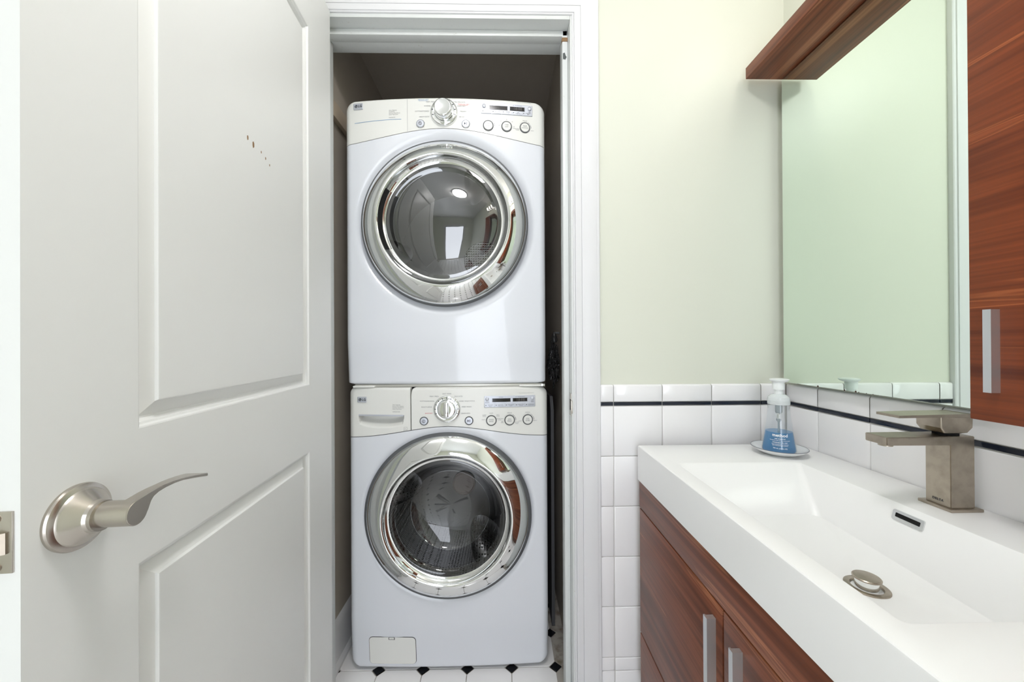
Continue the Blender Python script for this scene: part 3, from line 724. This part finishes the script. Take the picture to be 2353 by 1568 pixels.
        grid(-.2055, -.1845, z1f - .0085, z1f + .0005, .001, .0020).build('tab_gap', 'seam', fc, 0)
        grid(-.2035, -.1865, z1f - .0065, z1f + .0002, .001, .0026).build('tab', 'cream', fc, 40)
        for fx in (-.27, .27):
            for fy in (.10, .62): MB().lathe([(.024, -.012), (.024, -.004), (.018, .002), (.018, .006)], c=(fx, fy, 0), n=20, cap0=True).build('foot', 'grey', root, 40)
    return root
dryer = make_machine('dryer')
washer = make_machine('washer')
# stacking rail between the two machines
st = tag(empty('stacking_bracket', (-.196, .135, .974)), 'thin pale metal stacking rail squeezed between dryer and washing machine', 'bracket')
MB().box(-.315, .325, 0, .60, .0005, .0095, .001).build('rail', mat('rail_metal', (.55, .54, .50), .35, metal=.6), st)
m = MB().box(-.318, -.245, -.012, .03, .0005, .0065, .0015); m.build('end_foot', 'cream', st)
m = MB().box(.245, .330, -.012, .03, .0005, .0065, .0015); m.build('end_foot', 'cream', st)
MB().box(.318, .331, -.015, -.006, .001, .0095, .001).build('clip', 'chrome2', st)

# ------------------------------------------------------------------ things in the gap beside the machines
m = MB().loops([[(x, .335, 0), (x, .70, 0), (x, .70, .905), (x, .37, .905), (x, .335, .855)] for x in (.181, .193)], True, True, True)
tag(m.build('leaning_board', 'board', None, 20), 'narrow dark grey board standing upright in the gap beside the washing machine', 'board')
bm = bmesh.new(); bmesh.ops.create_icosphere(bm, subdivisions=5, radius=1)
for v in bm.verts:
    d = v.co.normalized(); n = noise.fractal(d * 2.6 + Vector((3, 1, 7)), .9, 2.1, 5) * .45 + abs(noise.noise(d * 7)) * .25
    v.co = d * (1 + n)
    t = (v.co.z + 1.2) / 2.4
    v.co = Vector((v.co.x * .022 * (1.25 - .7 * t), v.co.y * .06 * (1.2 - .6 * t), v.co.z * .075))
me = bpy.data.meshes.new('bag'); bm.to_mesh(me); bm.free(); me.materials.append(MT['bag'])
bag = tag(empty('plastic_bag', (.196, .36, 1.05)), 'crumpled black plastic bag hanging in the gap beside the dryer', 'bag')
link('bag_body', me, bag)
MB().lathe([(.010, -.012), (.014, 0), (.008, .02), (.004, .032)], c=(.004, 0, .085), n=16, cap1=True).build('bag_neck', 'bag', bag, 40)
MB().box(.000, .026, -.004, .004, .108, .116, .002).build('hook', 'grey', bag)

# ------------------------------------------------------------------ vanity
VX, VY0, VY1, ZT, ZB = .392, -.047, -.888, .818, .717
van = tag(empty('vanity_cabinet', (VX, VY0, 0)), 'walnut-veneer vanity cabinet under the white sink with square bar handles', 'cabinet')
L = VY0 - VY1
for ya, yb in ((-.020, -.002), (-L + .004, -L + .022)): MB().box(.0225, XW - .012 - VX, ya, yb, .10, ZB - .0015, .001).build('side_panel', 'woodY', van)
MB().box(.0225, XW - .012 - VX, -L + .022, -.020, .10, .116, .001).build('bottom_panel', 'woodin', van)
MB().box(XW - .022 - VX, XW - .012 - VX, -L + .022, -.020, .116, .66, .001).build('back_panel', 'woodin', van)
MB().box(.004, .0225, -L + .003, -.002, .637, ZB - .0015, .0012).build('top_rail', 'woodY', van)
YC = -.4285
dA = MB().box(.004, .0215, YC + .0018, -.003, .270, .6335, .0018).build('cabinet_door', 'woodY', van)
dB = MB().box(.004, .0215, -L + .004, YC - .0018, .270, .6335, .0018).build('cabinet_door', 'woodY', van)
dC = MB().box(.004, .0215, -L + .004, -.003, .105, .2665, .0018).build('drawer_front', 'woodY', van)
MB().box(.06, XW - .03 - VX, -L + .05, -.05, 0, .10, .001).build('plinth', 'woodin', van)
def bar(parent, x_face, ya, yb, z0, z1, out, deep):
    """square bar pull: front web, two returns at its ends"""
    m = MB()
    lip = .0035
    m.loops([[(x_face - out, ya, z), (x_face - out, yb, z), (x_face - out + lip, yb, z), (x_face - out + lip, yb - .002, z), (x_face + .0005, yb - .002, z), (x_face + .0005, ya, z)] for z in (z0, z1)], True, True, True)
    return m.build('handle', 'alu', parent, 20)
bar(dA, .004, -.4055, -.3925, .472, .601, .0175, .0175)
bar(dB, .004, -.4860, -.4745, .472, .603, .0175, .0175)

# sink: one moulded piece
sink = tag(empty('vanity_sink', (0, 0, 0)), 'white moulded vanity top with a long shallow rectangular basin', 'sink')
XS1 = XW - .0105
RX0, RX1, RY0, RY1 = .434, .743, -.755, -.2165
def loop(x0, x1, y0, y1, r, z): return [(x, y, z(x, y) if callable(z) else z) for x, y in rr(x0, x1, y0, y1, r, 6)]
rings = [loop(VX, XS1, VY1, VY0, .003, ZB), loop(VX, XS1, VY1, VY0, .003, ZT - .004)]
for k in range(1, 4):
    a = PI / 2 * k / 3; e = .004 * (1 - math.cos(a)); rings.append(loop(VX + e, XS1 - e, VY1 + e, VY0 - e, .003, ZT - .004 + .004 * math.sin(a)))
rings.append(loop(RX0 - .004, RX1 + .004, RY0 - .004, RY1 + .004, .012, ZT))
rings.append(loop(RX0 - .001, RX1 + .001, RY0 - .001, RY1 + .001, .011, ZT - .0008))
rings.append(loop(RX0 + .0015, RX1 - .0012, RY0 + .003, RY1 - .003, .010, ZT - .0035))
FX0, FX1, FY0, FY1 = .462, .716, -.640, -.304
fz = lambda x, y: lerp(.7245, .7085, max(0, min(1, (FY1 - y) / (FY1 - FY0)))) 
rings.append(loop(lerp(RX0, FX0, .94), lerp(RX1, FX1, .94), lerp(RY0, FY0, .94), lerp(RY1, FY1, .94), .022, lambda x, y: fz(x, y) + .0075))
rings.append(loop(FX0, FX1, FY0, FY1, .024, lambda x, y: fz(x, y) + .0015))
rings.append(loop(FX0 + .012, FX1 - .012, FY0 + .014, FY1 - .014, .024, lambda x, y: fz(x, y) - .0012))
DRX, DRY_, DRZ = .630, -.511, .6955
n = len(rings[0])
def shrink(k, z): 
    base = rings[-1] if k == 1 else None
    return base
last = rings[-1]
for t in (.35, .7, .93):
    rings.append([(lerp(x, DRX + .032 * math.cos(2 * PI * (i + .5) / n), t), lerp(y, DRY_ + .032 * math.sin(2 * PI * (i + .5) / n), t), lerp(z, DRZ, t ** .8)) for i, (x, y, z) in enumerate(last)])
rings.append([(DRX + .020 * math.cos(2 * PI * (i + .5) / n), DRY_ + .020 * math.sin(2 * PI * (i + .5) / n), DRZ - .003) for i in range(n)])
MB().loops(rings, True, False, True).build('basin_top', 'sink', sink, 28)
# overflow slot on the sloping back of the basin
def bx_(z): return lerp(RX1 - .0012, FX1, (ZT - .0035 - z) / (ZT - .0035 - .722))
m = MB(); out_ = [(y, z) for y, z in rr(-.509, -.4555, .7885, .8062, .003, 4)]; inn = [(y, z) for y, z in rr(-.5035, -.461, .7940, .8015, .0012, 4)]
f = lambda l: (lambda y, z: (bx_(z) - l, y, z))
m.loops([[f(-.001)(y, z) for y, z in out_], [f(.0025)(y, z) for y, z in out_], [f(.0025)(y, z) for y, z in inn], [f(-.004)(y, z) for y, z in inn]], True)
ov = m.build('overflow_frame', 'chrome2', sink, 25)
m = MB(); m.add([f(.0006)(y, z) for y, z in inn], [tuple(range(len(inn)))]); m.build('overflow_hole', 'dark', ov, 0)
# pop-up waste
ws = empty('drain_plug', (DRX, DRY_, DRZ)); ws.parent = sink
MB().lathe([(.0315, -.002), (.0315, .0006), (.0300, .0016), (.0230, .0012), (.0215, -.002)], n=48).build('flange', 'fnickel', ws, 40)
MB().lathe([(.0165, -.004), (.0165, .010), (.0150, .0150)], n=40).build('stem', 'chrome', ws, 40)
MB().lathe([(.0150, .0142), (.0200, .0146), (.0203, .0166), (.0190, .0180), (.010, .0190), (.001, .0192)], n=48, cap1=True).build('stopper', 'fnickel', ws, 40)

# faucet
fa = tag(empty('faucet', (.818, -.476, ZT)), 'square single-handle faucet in worn brushed nickel on the sink deck', 'faucet')
FO = (.818, -.476, ZT)
def fbox(x0, x1, y0, y1, z0, z1, b=.0012): return MB().box(x0 - FO[0], x1 - FO[0], y0 - FO[1], y1 - FO[1], z0 - FO[2], z1 - FO[2], b)
fbox(.791, .851, -.504, -.449, ZT, ZT + .0055, .0012).build('base_plate', 'fnickel', fa)
m = MB(); ycen = -.478 - FO[1]
side = [(.797, .823), (.797, .9365), (.6810, .9372), (.6808, .9518), (.8415, .9525), (.8415, .823)]
def prism(pts, y0, y1, bev):
    cxm = sum(p[0] for p in pts) / len(pts); 
    return [[(x - FO[0], y - FO[1], z - FO[2]) for x, z in pts] for y in (y0, y1)]
pr = prism(side, -.4985, -.4575, 0)
bm = bmesh.new(); a = [bm.verts.new(p) for p in pr[0]]; b = [bm.verts.new(p) for p in pr[1]]
bm.faces.new(a); bm.faces.new(list(reversed(b)))
for i in range(len(a)): bm.faces.new((a[i], b[i], b[(i + 1) % len(a)], a[(i + 1) % len(a)]))
bmesh.ops.recalc_face_normals(bm, faces=bm.faces[:])
bmesh.ops.bevel(bm, geom=[e for e in bm.edges if e.calc_face_angle(0) > .6], offset=.0010, segments=2, affect='EDGES')
bm.verts.index_update(); m = MB(); m.add([v.co[:] for v in bm.verts], [[v.index for v in f_.verts] for f_ in bm.faces]); bm.free()
body = m.build('body', 'fnickel', fa, 25)
MB().lathe([(.0105, 0), (.0105, .0065), (.0085, .0065), (.0085, 0)], c=(.699 - FO[0], -.478 - FO[1], .9325 - FO[2]), n=28).build('aerator', 'fnickel', body, 40)
MB().lathe([(.0170, -.001), (.0170, .0050)], c=(.812 - FO[0], -.478 - FO[1], .9525 - FO[2]), n=40).build('neck', 'dark', body, 40)
hd = empty('handle', (0, 0, 0)); hd.parent = fa
def hl(x0, x1, y0, y1, z, r=.004): return [(x - FO[0], y - FO[1], z - FO[2]) for x, y in rr(x0, x1, y0, y1, r, 4)]
MB().loops([hl(.795, .826, -.4925, -.4635, .9562, .005), hl(.786, .8300, -.4985, -.4575, .9590, .003), hl(.7795, .8385, -.4990, -.4570, .9680, .0025), hl(.7795, .8385, -.4990, -.4570, .9872, .0015)], True, True, True).build('handle_block', 'fnickel', hd, 30)
lv_ = MB(); lv_.loops([[(x - FO[0], y - FO[1], z - FO[2]) for y, z in ((-.4990, za), (-.4570, za), (-.4570, zb2), (-.4990, zb2))] for x, za, zb2 in ((.7035, .9862, .9908), (.760, .9868, .9918), (.8385, .9868, .9928))], True, True, True)
lv_.build('lever_plate', 'fnickel', hd, 20)
m = MB(); put_text(m, lambda u, v: (.797 - FO[0] - .0004, -.478 - u - FO[1], .8325 + v - FO[2]), 'DELTA', 0, 0, .0060, bold=.0001); m.build('engraving', 'inkdark', body, 0)

# dish and soap bottle
DC = (.7470, -.143, ZT + .0002)
dish = tag(empty('soap_dish', DC), 'small round white dish with a dark rim under the soap bottle', 'dish')
MB().lathe([(.001, .0), (.034, .0), (.0365, .0015), (.050, .0060), (.0610, .0125), (.0655, .0170), (.0660, .0180), (.0650, .0182), (.0605, .0142), (.050, .0088), (.037, .0052), (.001, .0048)], n=72, cap0=True).build('dish_body', 'dish', dish, 50)
MB().lathe([(.0663, .0176), (.0662, .0185), (.0651, .0188), (.0647, .0183)], n=72).build('rim_line', 'rim', dish, 50)
bo = tag(empty('soap_bottle', (DC[0], DC[1], DC[2] + .0055), math.radians(18)), 'clear foaming soap bottle half full of blue liquid with white pump', 'bottle')
def sup(r, h, n_, k=56, sx=1., sy=1.):
    out = []
    for i in range(k):
        a = 2 * PI * i / k; c, s = math.cos(a), math.sin(a)
        out.append((r * sx * math.copysign(abs(c) ** (2 / n_), c), r * sy * math.copysign(abs(s) ** (2 / n_), s), h))
    return out
bp = [(.0325, .0000, 2.6), (.0352, .0012, 2.6), (.0370, .0050, 2.6), (.0368, .0100, 2.6), (.0355, .0220, 2.5), (.0337, .0380, 2.4), (.0314, .0560, 2.3), (.0292, .0740, 2.2), (.0272, .0920, 2.1), (.0260, .1080, 2.0), (.0252, .1220, 2.0), (.0250, .1300, 2.0), (.0235, .1325, 2.0)]
MB().loops([sup(*p) for p in bp], True, True, False).build('bottle_shell', 'bottle', bo, 50)
lp_ = [(r - .0016, max(h, .0022), n_) for r, h, n_ in bp if h < .058]
MB().loops([sup(*p) for p in lp_], True, True, True).build('liquid', 'liquid', bo, 50)
pm = empty('pump', (0, 0, 0)); pm.parent = bo
MB().lathe([(.0245, .1290), (.0262, .1295), (.0262, .1330), (.0256, .1335), (.0262, .1340), (.0262, .1375), (.0256, .1380), (.0262, .1385), (.0262, .1420), (.0256, .1425), (.0258, .1435), (.0245, .1490), (.0190, .1545), (.0130, .1570)], n=56).build('collar', 'collar', pm, 30)
MB().lathe([(.0105, .1530), (.0105, .1690), (.0142, .1695), (.0142, .1890), (.0150, .1900)], n=40).build('plunger', 'pump', pm, 30)
MB().loops([[(x * 1., y, z) for x, y, z in [(.002 + (r * math.cos(a) * (1.0 if math.cos(a) < 0 else ex)), r * math.sin(a), h) for a in [2 * PI * i / 48 for i in range(48)]]] for r, h, ex in ((.0150, .1890, 1.), (.0205, .1925, 1.15), (.0220, .1955, 1.2), (.0215, .1975, 1.2), (.0150, .1990, 1.2))], True, False, True).build('push_head', 'pump', pm, 40)
MB().lathe([(.0085, .128), (.0085, .108), (.0060, .104), (.0060, .085), (.0025, .080), (.0025, .008)], n=24).build('dip_tube', 'tube', pm, 40)
MB().lathe([(.0066, .105), (.0072, .1035), (.0066, .102), (.0072, .1), (.0066, .098), (.0072, .096), (.0066, .094), (.0072, .092), (.0066, .09)], n=24).build('spring', 'chrome2', pm, 40)
# print wraps round the side that faces the room
face = math.radians(-90 - 18 - 32)
def brad(h):
    for (r1, h1, _), (r2, h2, _) in zip(bp, bp[1:]):
        if h <= h2: return lerp(r1, r2, (h - h1) / max(1e-6, h2 - h1))
    return bp[-1][0]
def wrap(u, v):
    r = brad(v); nn = 2.6 - .3 * v / .06; a = face + u / (r * 1.02)
    c, s = math.cos(a), math.sin(a)
    rr_ = r * (abs(c) ** nn + abs(s) ** nn) ** (-1 / nn) + .0006
    return (rr_ * c, rr_ * s, v)
m = MB()
put_text(m, wrap, 'method', 0, .0500, .0112, bold=.00028)
for s_, z, sz in (('sea minerals', .0415, .0048), ('foaming hand wash with plant-based cleanser', .0368, .0026), ('min\u00e9raux de mer', .0318, .0048), ('savon moussant pour les mains avec', .0272, .0026), ('agent nettoyant \u00e0 base de plantes', .0240, .0026), ('300 mL (10 FL OZ)', .0165, .0040)):
    put_text(m, wrap, s_, 0, z, sz, bold=.00006)
stuff(m.build('printed_label', 'printw', bo, 0))

# ------------------------------------------------------------------ mirror, shelf, wall cabinet
XM, MY0, MY1, MZ0, MZ1 = .848, -.028, -.578, 1.0005, 1.9195
mi = tag(empty('wall_mirror', (XM, MY0, MZ0)), 'tall frameless mirror under the wooden shelf above the faucet', 'mirror')
MB().box(0, .004, MY1 - MY0, 0, 0, MZ1 - MZ0, .0006, 1).build('mirror_glass', 'mirror', mi, 20)
MB().box(.0041, XW - .0005 - XM - .0085, MY1 - MY0 + .004, -.003, .003, MZ1 - MZ0, 0).build('backing_board', 'mirroredge', mi, 0)
for y, r in ((-.125, .0026), (-.205, .0020), (-.235, .0024), (-.243, .0012), (-.262, .0010), (-.278, .0009)):
    MB().lathe([(r, 0), (r * .8, .0005)], c=(0, y, r * .5), axis='x', n=10, cap1=True).build('rust_spot', 'rust', mi, 0).scale.x = -1
sh = MB().box(0, XW - .001 - .738, -.545, 0, 0, .034, .0012)
shelf = tag(sh.build('wall_shelf', 'woodY', None, 25, (.738, -.0265, 1.9235)), 'walnut-brown wooden shelf running above the wall mirror', 'shelf')
wc = tag(empty('wall_cabinet', (.740, -.572, 1.0005)), 'tall walnut-brown wall cabinet with a bar handle beside the mirror', 'cabinet')
MB().box(.0185, XW - .0095 - .740, -.314, -.001, .001, .956, .001).build('carcass', 'woodin', wc)
wd_ = MB().box(0, .018, -.315, 0, 0, .957, .0016).build('cabinet_door', 'woodYlit', wc)
HY = -.0275
bar(wd_, 0, HY - .0100, HY, .0455, .171, .0140, .0140)

# ------------------------------------------------------------------ lamps
cl = tag(empty('unseen_ceiling_lamp', (-.02, -.92, ZC)), 'unseen round ceiling lamp with a white glass dome, added for light', 'lamp')  # out of view, added to provide light for the room
MB().lathe([(.001, -.001), (.175, -.001), (.175, -.022), (.165, -.026)], n=48).build('canopy', 'chrome2', cl, 40)
MB().lathe([(.162, -.024), (.160, -.045), (.145, -.070), (.110, -.092), (.060, -.103), (.001, -.106)], n=48).build('glass_dome', 'ceilglass', cl, 60)
vl = tag(empty('vanity_lamp', (XW - .001, -.50, 2.19)), 'three-globe vanity lamp on the wall above the shelf', 'lamp')
MB().box(-.022, 0, -.27, .27, -.035, .035, .004).build('back_bar', 'chrome2', vl)
for y in (-.19, 0, .19):
    s = MB().lathe([(.018, 0), (.018, .035), (.026, .045)], c=(0, 0, 0), axis='z', n=24)
    a = MB(); a.add([(-.02 - p[2], y + p[0], p[1]) for p in s.v], s.f); arm = a.build('lamp_holder', 'chrome2', vl, 40)
    g = MB(); prof_ = [(.045 * math.sin(PI * k / 18) + 1e-4, -.045 * math.cos(PI * k / 18)) for k in range(19)]
    g.lathe(prof_, c=(-.095, y, 0), n=32); g.build('globe', 'lampglass', arm, 80)
